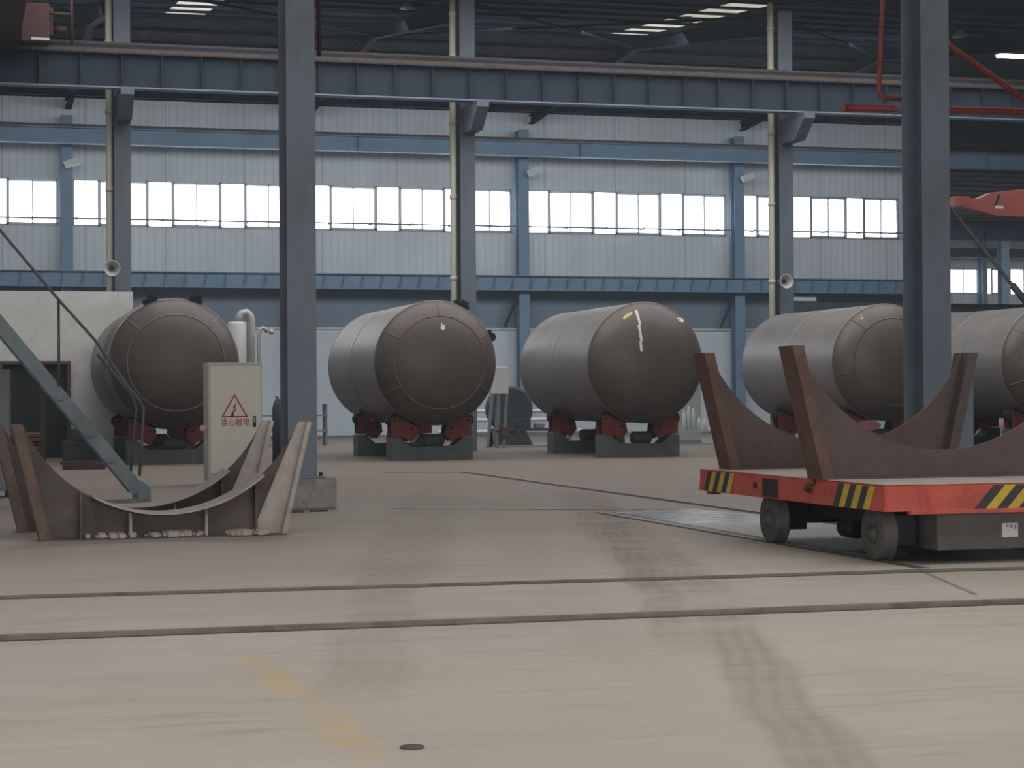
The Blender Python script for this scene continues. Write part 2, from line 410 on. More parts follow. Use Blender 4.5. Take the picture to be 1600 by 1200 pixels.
def window(x0, x1, ya=YW, z0=ZS, z1=ZT):
    """one fixed light beside a two-leaf sliding sash"""
    global nw; nw += 1
    wn = bpy.data.objects.new('window_%d' % nw, None); C.objects.link(wn); wn.location = ((x0+x1)/2, ya, z0); wn['kind'] = 'structure'; ORG[wn.name] = Vector(wn.location)
    W = x1-x0; a = x0+W*.34; c = (a+x1)/2
    f = MB(); t = .045
    for (xa, xb) in ((x0, x0+t), (x1-t, x1), (a-t, a+t)): f.box(xa, xb, ya-.02, ya+.08, z0, z1)
    f.box(x0, x1, ya-.02, ya+.08, z0, z0+t); f.box(x0, x1, ya-.02, ya+.08, z1-t, z1)
    build('window_frame', f, M['frame'], wn)
    for (xa, xb, dy) in ((a+t, c+.03, .0), (c-.03, x1-t, .035)):
        s = MB(); q = .04
        s.box(xa, xa+q, ya+.0+dy, ya+.03+dy, z0+t, z1-t); s.box(xb-q, xb, ya+dy, ya+.03+dy, z0+t, z1-t)
        s.box(xa, xb, ya+dy, ya+.03+dy, z0+t, z0+t+.07); s.box(xa, xb, ya+dy, ya+.03+dy, z1-t-.07, z1-t)
        build('sliding_sash', s, M['sash'], wn)
    for (xa, xb) in ((x0+t, a-t), (a+t, c), (c, x1-t)):
        build('pane', MB().box(xa, xb, ya+.07, ya+.075, z0+t, z1-t), M['pane'], wn)
for i in range(5):
    a, e = WALLC[i]+.3, WALLC[i+1]-.3
    if i == 4: e = 41.0
    k = 3; u = (e-a)/k
    for j in range(k): window(a+u*j, a+u*(j+1))
# far hall beyond the end of the window wall
YF = 128.0; FZ0, FZ1 = 8.75, 10.6
w = MB(); w.box(42, XR, YF, YF+.15, 0, FZ0); w.box(42, XR, YF, YF+.15, FZ1, 14.2)
FC = [60.2, 71.4, 73.3, 84.0, 95.0]
for q in FC: w.box(q-.3, q+.3, YF, YF+.15, FZ0, FZ1)
w.box(95.2, XR, YF, YF+.15, FZ0, FZ1)
xx = 42.0
wall_far = structure('wall_far', w, M['wall'])
for i in range(len(FC)):
    a = (FC[i-1] if i else 41.75)+.3; e = FC[i]-.3
    k = max(1, round((e-a)/3.4)); u = (e-a)/k
    for j in range(k): window(a+u*j+.05, a+u*(j+1)-.05, YF, FZ0, FZ1)
structure('wall_left', MB().box(XL-.2, XL, -14, YW, 0, 14.4), M['wall'])
structure('wall_right', MB().box(XR, XR+.2, -14, 130, 0, 14.9), M['wall'])
structure('wall_side', MB().box(41.6, 41.8, YW-.1, YF, 0, 14.6), M['wall'])
f = MB(); f.box(XL, -4, -14.2, -14, 0, 13.4); f.box(20, XR, -14.2, -14, 0, 13.4); f.box(-4, 20, -14.2, -14, 9.5, 13.4)
structure('wall_front', f, M['wall'])

# rails, beams and pipe along the window wall
def girder(name, label, x0, x1, y, z0, z1, mweb, mfl, step, rail=True, group='crane girders', cat='girder', flw=.4, slant=0):
    r = root(name, label, cat, ((x0+x1)/2, y, z0), group)
    build('web', MB().box(x0, x1, y-.01, y+.01, z0, z1), mweb, r)
    build('top_flange', MB().box(x0, x1, y-flw/2, y+flw/2, z1-.02, z1+.02), mweb, r)
    build('bottom_flange', MB().box(x0, x1, y-flw/2, y+flw/2, z0-.02, z0+.02), mfl, r)
    n = int((x1-x0)/step)
    for i in range(n+1):
        x = x0+step*i
        build('stiffener', MB().prism([(x-.012, z0), (x+.012, z0), (x+.012+slant, z1), (x-.012+slant, z1)], 'y', y-flw*.42, y-.01), mweb, r)
    if rail:
        build('crane_rail', MB().box(x0, x1, y-.05, y+.05, z1+.02, z1+.15), M['rust'], r)
    return r
girder('crane_girder', 'long dark blue crane girder on the middle columns, across the whole view', -3, 45, 53.0, 9.72, 10.62, M['girder'], M['bluesteel'], 1.05, True, None)  # light on the bottom flange is put into its paler colour
girder('crane_girder', 'blue crane girder high on the window wall above the windows', -3, 62, 79.4, 11.6, 12.2, M['bluesteel'], M['bluesteel'], 9.5, True, None)
girder('wall_beam', 'low blue ribbed beam along the wall under the windows', -3, 41.4, 79.92, 6.02, 6.62, M['bluesteel'], M['bluesteel'], .8, False, None, 'beam', .36, .12)
tag(build('walkway_plate', MB().box(-3, 45, 53.86, 53.9, 10.72, 11.03), M['girder']), 'dark walkway edge plate running above the middle crane girder', 'plate')
tag(build('conductor_bar', MB().box(-3, 45, 53.86, 53.92, 11.03, 11.09), M['rust']), 'thin rusty conductor bar above the middle crane girder', 'conductor bar')
r = root('sill_pipe', 'thin grey pipe running in front of the wall windows near the sills', 'pipe', (18, 80.2, 8.68))
build('pipe', MB().tube([(-3,80.2,8.72), (41.5,80.2,8.72)], .035, 8), M['grey'], r)
for i in range(26): build('clip', MB().box(-2+i*1.7, -1.94+i*1.7, 80.16, 80.8, 8.69, 8.77), M['grey'], r)
tag(build('conductor_bar', MB().box(-3, 45, 79.22, 79.28, 12.22, 12.3), M['rust']), 'rusty conductor bar along the top of the window wall girder', 'conductor bar')

# ------------------------------------------------------------------ columns
def hcol(label, x, y, z1, w, d, m, name='steel_column', group='steel columns', plinth=None, z0=0.0):
    """H section: two flanges facing the camera side, web between them"""
    r = root(name, label, 'column', (x, y+d/2, 0), group, kind='thing')
    if plinth:
        pw, ph = plinth
        build('plinth', MB().box(x-pw/2, x+pw/2, y+d/2-pw/2, y+d/2+pw/2, 0, ph), M['concrete'], r, .02); z0 = ph
        build('base_plate', MB().box(x-w*.72, x+w*.72, y-.12, y+d+.12, ph, ph+.03), m, r)
        for s in (-1, 1):
            for e in (-1, 1):
                build('anchor_bolt', MB().lathe([(.025, 0), (.025, .05)], (x+s*w*.6, y+d/2+e*(d/2+.06), ph+.03), 'z', 8), M['dark'], r)
    build('flange', MB().box(x-w/2, x+w/2, y, y+.022, z0, z1), m, r)
    build('flange', MB().box(x-w/2, x+w/2, y+d-.022, y+d, z0, z1), m, r)
    build('web', MB().box(x-.01, x+.01, y+.022, y+d-.022, z0, z1), m, r)
    return r
c1 = hcol('large grey steel column on a concrete block behind the left steel saddles', 4.645, 27.0, 12.9, .40, .66, M['column'], plinth=(.9, .42))
c2 = hcol('large grey steel column behind the red cart at the right', 14.3, 27.0, 12.9, .46, .66, M['column'], plinth=(.9, .42))
build('bracket_plate', MB().box(14.06, 14.1, 27.66, 27.95, 5.85, 6.0), M['column'], c2)
mid = []
for (x, lab) in ((4.475, 'grey column above the masonry wall at the left, white downpipe beside it'),
                 (14.08, 'grey column behind the second tank, white downpipe beside it'),
                 (23.8, 'grey column behind the fourth tank, white downpipe beside it')):
    r = hcol(lab, x, 54.2, 12.9, .44, .66, M['midcolumn'], z0=0)
    b = MB(); b.prism([(54.2, 8.95), (54.2, 9.68), (52.5, 9.68), (52.5, 9.5), (53.2, 8.95)], 'x', x-.17, x+.17)
    b.box(x-.2, x+.2, 52.6, 54.2, 9.64, 9.69); pass
    build('corbel', b, M['midcolumn'], r)
    mid.append(r)
for (x, lab) in ((4.15, 'white downpipe on the left column above the masonry wall'), (13.73, 'white downpipe on the column behind the second tank'),
                 (23.46, 'white downpipe on the column behind the fourth tank')):
    r = root('downpipe', lab, 'pipe', (x, 54.5, 0), 'downpipes')
    build('pipe', MB().tube([(x,54.5,0), (x,54.5,6), (x,54.5,13.2)], .095, 14), M['downpipe'], r)
    for z in (2.4, 4.9, 7.2, 9.3, 11.2, 12.4): build('collar', MB().lathe([(.11, -.06), (.11, .06)], (x, 54.5, z), 'z', 14), M['downpipe'], r)
for (x, lab) in ((-5.1, 'x'), (4.45, 'blue wall column between the windows at the far left'), (13.85, 'blue wall column hidden behind the large left column'),
                 (23.25, 'blue wall column between the windows behind the third tank'), (33.0, 'blue wall column between the windows left of the fourth tank'),
                 (42.6, 'blue corner column where the window wall ends')):
    if lab == 'x': continue
    r = hcol(lab, x, 80.15, 12.8, .46, .5, M['bluesteel'])
    if x < 40:
        build('knee_brace', MB().beam((x-.2, 80.3, 5.9), (x-.75, 80.6, 4.5), .1, .1), M['girder'], r)
for (x, z, lab) in ((4.5, 10.88, 'small white floodlight on the far left wall column'), (23.5, 11.0, 'small white floodlight on the wall column behind the third tank'),
                    (33.15, 11.0, 'small white floodlight on the wall column left of the fourth tank')):
    r = root('floodlight', lab, 'lamp', (x, 80.0, z), 'wall floodlights')
    build('housing', MB().obox((x+.12, 79.85, z), (.26,0,.1), (0,.1,0), (-.06,0,.13)), M['white'], r)
    build('bracket', MB().beam((x-.05, 79.9, z-.05), (x-.05, 80.14, z-.2), .06, .06), M['grey'], r)
for (x, y, lab, k) in ((71.2, 127.25, 'pale blue column between the far hall windows', .42), (69.85, 122.0, 'darker column standing forward of the far hall windows', .6)):
    hcol(lab, x, y, 13.6, k, .6, M['bluesteel'])
def horn(x, y, z, lab):
    r = root('horn_speaker', lab, 'loudspeaker', (x, y, z), 'horn loudspeakers')
    build('bell', MB().lathe([(.07, .34), (.09, .22), (.15, .1), (.22, 0), (.2, 0), (.13, .1), (.07, .2)], (x, y, z), 'y', 24, False), M['horn'], r)
    build('driver', MB().lathe([(.05, .2), (.1, .26), (.1, .42), (.06, .46)], (x, y, z), 'y', 18), M['horn_in'], r)
    build('bracket', MB().beam((x, y+.36, z), (x+.12, y+.62, z-.1), .05, .05), M['horn'], r)
horn(4.14, 53.58, 5.02, 'round grey horn loudspeaker on the left downpipe')
horn(23.52, 53.58, 4.86, 'round grey horn loudspeaker on the column behind the fourth tank')
# pendant lamps
def pendant(x, y, z, lab, m, lit=False):
    zr = 13.25+(14.5-13.25)*(y-54.5)/12.9 if y > 54.5 else 14
    r = root('pendant_lamp', lab, 'lamp', (x, y, z), 'pendant lamps under the roof')
    build('lamp_shade', MB().lathe([(.05, .36), (.09, .3), (.12, .18), (.26, 0), (.24, 0)], (x, y, z), 'z', 24), m, r)
    build('bulb', MB().lathe([(.02, .14), (.13, .06), (.2, .02), (.0, -.05)], (x, y, z), 'z', 16), M['lamp'] if lit else M['grey'], r)
    build('rod', MB().tube([(x,y,z+.34), (x,y,zr-.1)], .015, 6), M['dark'], r)
pendant(22.95, 60, 13.62, 'black bell pendant lamp against the bright skylight', M['black'])
pendant(13.7, 60, 13.6, 'pale pendant lamp under the dark roof right of the left column', M['grey'])
pendant(32.7, 60, 13.55, 'dim pendant lamp beside the right column near the roof', M['grey'])
r = root('strip_lamp', 'bright white lit lamp under the dark roof at the upper right', 'lamp', (34.55, 60, 12.95))
build('lamp_tray', MB().box(34.1, 35.2, 59.8, 60.2, 13.02, 13.14), M['grey'], r); build('tube', MB().box(34.15, 35.15, 59.84, 60.16, 12.94, 13.02), M['lamp'], r)
build('rod', MB().tube([(34.6,60,13.1), (34.6,60,13.7)], .015, 6), M['dark'], r)

# ------------------------------------------------------------------ tanks on roller beds
R = 1.51; ZC = 2.365; LEN = 6.0; HD = .70
def ell(ang, rad, lift=.0):
    """point on the front dish at polar angle (from straight up) and radius"""
    y = -HD*math.sqrt(max(0, 1-(rad/R)**2))-lift
    return (rad*math.sin(ang), y, ZC+rad*math.cos(ang))
def patch(mb, ang0, r0, pts, lift=.006):
    """flat mark hugging the dish; pts are offsets (sideways, up) from a point on it"""
    cx, cz = r0*math.sin(ang0), r0*math.cos(ang0)
    vs = []
    for dx, dz in pts:
        x, z = cx+dx, cz+dz; rad = math.hypot(x, z)
        vs.append((x, -HD*math.sqrt(max(0, 1-(rad/R)**2))-lift, ZC+z))
    mb.add(vs, [list(range(len(vs)))])
def tank(label, x, seam='seam', n_petal=6, rot=0.0, crown=1.12):
    r = root('storage_tank', label, 'tank', (x, 46.8, 0), 'storage tanks on roller beds', local=True)
    build('shell', MB().lathe([(R, 0), (R, LEN*.5), (R, LEN)], (0,0,ZC), 'y', 96, False), M['tank'], r)
    for sgn, y0, nm in ((-1, 0, 'front_head'), (1, LEN, 'rear_head')):
        prof = [(R*math.cos(a), y0+sgn*HD*math.sin(a)) for a in [i*PI/2/16 for i in range(17)]]
        prof[-1] = (0.0005, y0+sgn*HD)
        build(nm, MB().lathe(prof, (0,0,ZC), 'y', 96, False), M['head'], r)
    for y in (0, LEN*.5, LEN):
        build('weld_seam', MB().lathe([(R-.01, y-.02), (R+.009, y-.012), (R+.009, y+.012), (R-.01, y+.02)], (0,0,ZC), 'y', 96, False), M['tank'], r)
    s = MB()
    s.tube([ell(2*PI*i/64, crown) for i in range(64)], .017, 6, True)
    for k in range(n_petal):
        a = rot+2*PI*k/n_petal
        s.tube([ell(a, crown+(R-.03-crown)*j/8) for j in range(9)], .015, 6)
    build('head_seam', s, M[seam], r)
    return r
def lug(t, ang, y, s=1.0):
    """welded lifting clamp on the shell"""
    c = Vector((math.sin(ang), 0, math.cos(ang))); tn = Vector((math.cos(ang), 0, -math.sin(ang)))
    p = Vector((0, y, ZC))+c*(R+.05*s)
    b = MB(); b.obox(p, tn*.16*s, Vector((0,.12*s,0)), c*.06*s); b.obox(p+c*.07*s+tn*.05*s, tn*.08*s, Vector((0,.06*s,0)), c*.06*s)
    build('lifting_clamp', b, M['black'], t)
t1 = tank('brown steel tank at the left behind the electrical cabinet, black clamps on top', 5.03, 'seam', 4, -.82)
lug(t1, -.36, .1); lug(t1, .33, .1)
b = MB(); b.lathe([(R+.0, .9), (R+.05, .92), (R+.05, 1.02), (R+.0, 1.04)], (0,0,ZC), 'y', 96, False); build('stiffening_ring', b, M['tank'], t1)
b = MB(); b.lathe([(R+.0, 1.5), (R+.05, 1.52), (R+.05, 1.6), (R+.0, 1.62)], (0,0,ZC), 'y', 96, False); build('stiffening_ring', b, M['tank'], t1)
t2 = tank('brown steel tank with rusty weld arc, right of the large left column', 11.31, 'seamrust', 6, .0)
lug(t2, .47, .3, 1.2); lug(t2, 1.13, .1, .9)
b = MB(); patch(b, .05, .86, [(-.04,.02),(-.01,.1),(.02,.03),(.07,.05),(.06,-.06),(.01,-.09),(-.05,-.05)]); build('paint_mark', b, M['chalk'], t2)
t3 = tank('brown steel tank with white chalk streak, between the third column and the middle tank', 16.69, 'seam', 6, .3)
bpy.data.objects.remove([o for o in t3.children if o.name.startswith('head_seam')][0])
b = MB()
for i in range(8):
    q = (-.33+.01*(i % 3), 1.27-.13*i); patch(b, math.atan2(*q), math.hypot(*q), [(-.035-.01*(i % 2),.035),(.025,.035),(.03,-.1),(-.03,-.1)])
build('chalk_streak', b, M['chalk'], t3)
b = MB(); patch(b, -.46, 1.3, [(-.12,-.05),(-.02,.03),(.14,.1),(.12,.02),(.0,-.05),(-.1,-.12)]); build('chalk_mark', b, M['chalky'], t3)
b = MB(); patch(b, .68, 1.36, [(-.12,.05),(.03,.06),(.1,.0),(.06,-.06),(-.06,-.04)]); build('chalk_mark', b, M['chalk'], t3)
t4 = tank('brown steel tank behind the steel saddles of the red cart', 23.29, 'head', 6, .3)
b = MB(); patch(b, -.62, 1.42, [(-.05,.05),(.05,.06),(.06,-.04),(-.04,-.06)]); build('paint_mark', b, M['chalk'], t4)
b = MB(); patch(b, -.02, 1.44, [(-.25,.02),(.2,.06),(.22,.0),(-.2,-.04)]); build('paint_mark', b, M['chalky'], t4)
t5 = tank('brown steel tank at the right edge beyond the large right column', 28.14, 'seam', 6, .1)

def bed(label, x, y):
    r = root('roller_bed', label, 'welding rotator', (x, y, 0), 'roller beds under the tanks', local=True)
    b = MB(); b.prism([(-1.02,0),(1.02,0),(1.02,.56),(.78,.56),(.55,.34),(-.55,.34),(-.78,.56),(-1.02,.56)], 'y', 0, .6)
    build('bed_frame', b, M['greenbed'], r, .01)
    build('gear_motor', MB().lathe([(.13, -.26), (.16, -.2), (.16, .2), (.1, .26)], (.1, .3, .48), 'x', 18), M['greenbed'], r)
    for s in (-1, 1):
        b = MB()
        pl = [(s*1.0,.58),(s*1.0,1.04),(s*.86,1.06),(s*.64,.94),(s*.38,.84),(s*.34,.64),(s*.5,.45),(s*.72,.57)]
        build('rocker_plate', b.prism(pl, 'y', .06, .1), M['redroller'], r); build('rocker_plate', MB().prism(pl, 'y', .5, .54), M['redroller'], r)
        for xr in (.84, .45):
            zt = ZC-math.sqrt((R+.16)**2-(xr*1.1)**2)
            ro_ = build('roller', MB().lathe([(.04,-.17),(.155,-.17),(.155,.17),(.04,.17)], (s*xr*1.1, .3, zt), 'y', 24), M['rubber'], r)
            build('pin', MB().lathe([(.04,-.26),(.04,.26)], (s*xr*1.1, .3, zt), 'y', 12), M['dark'], ro_)
    return r
names = ['tank behind the electrical cabinet', 'tank right of large left column', 'chalk streaked tank', 'tank behind cart saddles', 'tank at right edge']
fb = None
for i, t in enumerate((t1, t2, t3, t4, t5)):
    for y, e in ((46.95, 'front'), (51.3, 'rear')):
        xb = t.location.x+(-.05 if y < 50 else 0)
        lab = 'grey-green roller bed, red rockers, %s end of %s' % (e, names[i])
        if fb is None: fb = bed(lab, xb, y); o = fb
        else: o = copy_tree(fb); o.location = (xb, y, 0); o['label'] = lab

# ------------------------------------------------------------------ steel saddles
def saddle(label, x, y, z, msheet, medge, mlight, rz=0.0, group='curved steel saddles', right_wide=.34, curved=True):
    r = root('tank_saddle', label, 'saddle', (x, y, z), group, rz, local=True)
    bh, th_, H_ = 1.3, 1.62, 1.25     # half base, half top, height
    ti = 1.5; zb = .26; Ra = (ti**2+(H_-zb)**2)/(2*(H_-zb)); zc = zb+Ra
    am = math.asin(ti/Ra)
    arc = [(Ra*math.sin(a), zc-Ra*math.cos(a)) for a in [am-2*am*i/40 for i in range(41)]]
    b = MB(); b.prism([(-bh,0.02),(bh,0.02),(th_-.03,H_)]+arc+[(-th_+.03,H_)], 'y', -.011, .011); build('web_plate', b, msheet, r)
    build('base_plate', MB().box(-bh-.03, bh+.03, -.17, .17, 0, .02), msheet, r)
    for s in (-1, 1):
        b = MB(); pw = .115
        b.prism([(s*(bh-pw+.03),.02),(s*(bh+.03),.02),(s*th_,H_),(s*(th_-pw),H_)], 'y', -.165, .165)
        if s > 0 and right_wide:
            b = MB(); b.prism([(bh-right_wide,.02),(bh+.03,.02),(th_,H_),(th_-.13,H_)], 'y', -.06, -.012)
            b.prism([(bh-.02,.02),(bh+.03,.02),(th_,H_),(th_-.05,H_)], 'y', -.165, .165)
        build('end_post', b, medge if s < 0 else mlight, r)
    if curved:
        b = MB(); n = 30; a0, a1 = -.5, .72
        vs = []; fs = []
        for i in range(n+1):
            a = a0+(a1-a0)*i/n
            for (dr, yy) in ((0,-.27),(0,.27),(-.02,.27),(-.02,-.27)):
                q = Ra+.0-dr*0 - (0.02 if dr else 0)
                vs.append((q*math.sin(a), yy, zc-q*math.cos(a)))
        for i in range(n):
            for k in range(4): fs.append((i*4+k, i*4+(k+1) % 4, (i+1)*4+(k+1) % 4, (i+1)*4+k))
        fs += [(0,1,2,3), (n*4,n*4+3,n*4+2,n*4+1)]
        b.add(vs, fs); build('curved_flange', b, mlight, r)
    for xs in (-.9, -.37, .45, 1.0):
        if not curved and xs < .4: continue
        zt = zc-math.sqrt(Ra**2-xs**2)-.02
        for sg in ((-1, 1) if curved else (1,)):
            d = .15
            b = MB(); b.prism([(sg*.012,.02),(sg*d,.02),(sg*d,zt*.8),(sg*d*.7,zt),(sg*.012,zt)], 'x', xs-.012, xs+.012)
            build('stiffener', b, mlight if abs(xs) < .8 else msheet, r)
        if curved and abs(xs) > .8:
            build('doubler_plate', MB().prism([(xs-.02,.02),(xs+.16,.02),(xs+.16,zt-(.06 if xs > 0 else .12)),(xs-.02,zt-.02)], 'y', -.03, -.012), msheet, r)
    return r
s1 = saddle('rusty curved steel saddle standing on the floor at the left, nearest to the viewer', 2.235, 21.95, 0, M['saddle'], M['saddle_edge'], M['saddle_light'], .03)
s2 = saddle('rusty curved steel saddle directly behind the nearest one at the left', 2.06, 23.5, 0, M['saddle'], M['saddle_edge'], M['saddle_light'], .03)
# crumbs of dried concrete on the base plate of the near saddle
b = MB(); random.seed(3)
for i in range(70):
    c = random.choice((-.62, -.1, .05, .15, .2, .75, .95)); x = 2.235+c+random.gauss(0, .11); y = 21.8+random.uniform(-.05, .12)-.0; s = random.uniform(.012, .04)
    if not (1.05 < x < 3.4): continue
    b.obox((x, y, .03+s*.5), (s,s*.3,0), (-s*.3,s*.8,.2*s), (0,0,s*.7))
tag(build('rubble', b, M['saddle_light']), 'pale crumbs of dried grout lying on the base of the nearest saddle', 'rubble', kind='stuff')

tag(build('scrap_plate', MB().box(4.0, 4.5, 26.1, 26.32, 0, .025), M['postbrown']), 'dark flat scrap plate on the floor in front of the left column block', 'scrap')
tag(build('scrap_plate', MB().box(4.62, 4.85, 26.2, 26.32, 0, .02), M['dark']), 'small dark scrap on the floor at the corner of the left column block', 'scrap')
tag(build('scrap_plate', MB().lathe([(.001,.0),(.055,.0),(.05,.008),(.001,.01)], (1.9, 8.33, 0), 'z', 16), M['groove']), 'small dark disc lying on the floor near the yellow line', 'disc')
# ------------------------------------------------------------------ rail transfer cart
cx0, cx1, cy0, cy1, cz0, cz1 = 7.83, 10.5, 15.78, 20.2, .485, .72
cart = root('rail_transfer_cart', 'red flat rail cart with hazard stripes carrying two steel saddles', 'cart', (9.15, 18, 0))
b = MB(); b.box(cx0+.02, cx1-.02, cy0+.02, cy1-.02, cz1-.03, cz1); build('deck', b, M['deck'], cart)
b = MB()
b.box(cx0, cx0+.03, cy0, cy1, cz0, cz1-.003); b.box(cx1-.03, cx1, cy0, cy1, cz0, cz1-.003); b.box(cx0, cx1, cy0, cy0+.03, cz0, cz1-.003); b.box(cx0, cx1, cy1-.03, cy1, cz0, cz1-.003)
b.box(cx0+.25, cx1-.25, cy0-.02, cy0+.06, cz0-.03, cz0+.01)
build('side_skirt', b, M['cartred'], cart, .006)
# hazard stripes painted on the skirts
def stripe_front(x, w, m):
    b = MB(); sl = .2
    b.prism([(x, cz0), (x+w, cz0), (x+w+sl, cz1-.02), (x+sl, cz1-.02)], 'y', cy0-.004, cy0+.001); build('hazard_stripe', b, m, cart)
xs = 8.8
for i in range(5):
    stripe_front(xs+.2*i*1.08-.1, .108, M['hblack']); stripe_front(xs+.2*i*1.08+.008, .108, M['yellow'])
def stripe_side(y, w, m):
    b = MB(); sl = -.13
    b.prism([(y, cz0+.003), (y-w, cz0+.003), (y-w+sl, cz1-.02), (y+sl, cz1-.02)], 'x', cx0-.004, cx0+.001); build('hazard_stripe', b, m, cart)
for y in (16.82, 20.08):
    for i in range(3):
        w_ = .125
        stripe_side(y-.25*i, w_, M['hblack']); stripe_side(y-.25*i-w_, w_*.95, M['yellow'])
build('socket_panel', MB().box(cx0-.012, cx0+.004, 18.1, 18.45, .5, .68), M['dark'], cart)
build('tie_hole', MB().lathe([(.035, 0), (.035, .008)], (cx0-.008, 18.66, .6), 'x', 14), M['dark'], cart)
build('rope_hook', MB().tube([(cx0-.01, 17.2, .70), (cx0-.06, 17.25, .66), (cx0-.06, 17.3, .62), (cx0-.01, 17.3, .6)], .025, 8), M['saddle_brown'], cart)
b = MB(); b.prism([(19.85,cz0-.03),(20.0,cz0-.03),(20.0,cz0),(19.85,cz0)], 'x', cx0, cx0+.1); build('bump_stop', b, M['saddle_brown'], cart)
b = MB(); b.box(8.5, 8.65, cy0+.3, cy1-.3, .28, cz0+.05); b.box(9.75, 9.9, cy0+.3, cy1-.3, .28, cz0+.05)
for y in (16.47, 18.85): b.box(8.3, 10.0, y-.09, y+.09, .2, .34)
b.box(8.62, 9.8, 17.3, 18.3, .24, cz0+.05)
build('chassis', b, M['dark'], cart)
for x, s in ((8.12, 1), (10.02, -1)):
    for y in (16.47, 18.85):
        wz = .25
        wh = MB().lathe([(.06,-.065),(.235,-.065),(.245,-.055),(.245,.02),(.27,.035),(.27,.06),(.06,.065)] if s > 0 else
                        [(.06,-.065),(.27,-.06),(.27,-.035),(.245,-.02),(.245,.055),(.235,.065),(.06,.065)], (x, y, wz), 'x', 40)
        wo = build('wheel', wh, M['wheel'], cart)
        build('hub', MB().lathe([(.0,-.1*s),(.05,-.1*s),(.055,-.085*s),(.09,-.08*s),(.09,-.06*s)], (x, y, wz), 'x', 24), M['wheel'], wo)
        build('axle_box', MB().box(min(x+.09*s, x+.3*s), max(x+.09*s, x+.3*s), y-.14, y+.14, .14, .42), M['dark'], cart, .01)
build('drive_motor', MB().lathe([(.05,-.16),(.1,-.15),(.1,.13),(.06,.16)], (8.55, 17.95, .2), 'y', 18), M['dark'], cart)
mbx = build('motor_box', MB().box(8.46, 9.9, 16.0, 16.6, .115, cz0), M['box'], cart, .008)
nc = build('notice_card', MB().box(9.1, 9.26, 15.992, 15.999, .22, .345), M['paper'], mbx)
b = MB()
for k in range(3): b.box(9.14+.04*k, 9.165+.04*k, 15.990, 15.992, .31-.01*k, .335)
build('card_print', b, M['print'], mbx)
build('cable_drum', MB().lathe([(.14,-.12),(.14,.12)], (8.5, 16.9, .14), 'y', 20), M['black'], cart)
s3 = saddle('brown steel saddle at the front of the red cart deck', 9.13, 17.15, cz1, M['saddle_red'], M['saddle_brown'], M['saddle_red'], 0, right_wide=0, curved=False)
s4 = saddle('brown steel saddle at the rear of the red cart deck', 9.33, 19.9, cz1, M['saddle_red'], M['saddle_brown'], M['saddle'], 0, right_wide=0, curved=False)

# ------------------------------------------------------------------ electrical cabinet
cb = root('electrical_cabinet', 'tall pale green electrical cabinet with red warning sign by the left column', 'cabinet', (4.85, 35.5, 0))
build('body', MB().box(4.37, 5.33, 35.2, 35.85, .08, 2.16), M['cabside'], cb, .008)
build('plinth', MB().box(4.39, 5.31, 35.22, 35.83, 0, .08), M['cabside'], cb)
dr = build('door', MB().box(4.41, 5.31, 35.175, 35.2, .2, 2.1), M['cab'], cb, .006)
b = MB()
def ring(c, s_out, s_in):
    o3 = [(c[0]+s_out*math.sin(a), c[1]+s_out*math.cos(a)) for a in (0, 2*PI/3, 4*PI/3)]
    i3 = [(c[0]+s_in*math.sin(a), c[1]+s_in*math.cos(a)) for a in (0, 2*PI/3, 4*PI/3)]
    for k in range(3):
        b.prism([o3[k], o3[(k+1) % 3], i3[(k+1) % 3], i3[k]], 'y', 35.168, 35.174)
ring((4.84, 1.33), .275, .23)
b.prism([(4.87,1.47),(4.80,1.35),(4.84,1.35),(4.80,1.28),(4.80,1.31),(4.77,1.23),(4.835,1.245),(4.82,1.265),(4.88,1.345),(4.845,1.345)], 'y', 35.168, 35.174)
ring((4.80, 1.225), .04, .005)
build('warning_triangle', b, M['signred'], dr)
tc = bpy.data.curves.new('warning_text', 'FONT'); tc.body = '当心触电'; tc.size = .155; tc.align_x = 'CENTER'; tc.extrude = .002
to = bpy.data.objects.new('warning_text', tc); C.objects.link(to); bpy.context.view_layer.update()
me = bpy.data.meshes.new_from_object(to.evaluated_get(bpy.context.evaluated_depsgraph_get())); bpy.data.objects.remove(to)
tm = bpy.data.objects.new('warning_text', me); C.objects.link(tm); me.materials.clear(); me.materials.append(M['signred']); tm.parent = dr
tm.rotation_euler = (PI/2, 0, 0); tm.location = Vector((4.85, 35.171, 1.05))-ORG[cb.name]; tm.scale = (.84, 1, 1)
lk = build('lock', MB().box(5.16, 5.215, 35.15, 35.175, 1.02, 1.21), M['dark'], dr)
build('lock_lever', MB().box(5.175, 5.2, 35.135, 35.15, 1.1, 1.19), M['white'], lk)
build('side_gland', MB().lathe([(.03, 0), (.05, .02), (.05, .1), (.02, .13)], (4.24, 35.3, 1.0), 'x', 12), M['white'], cb)

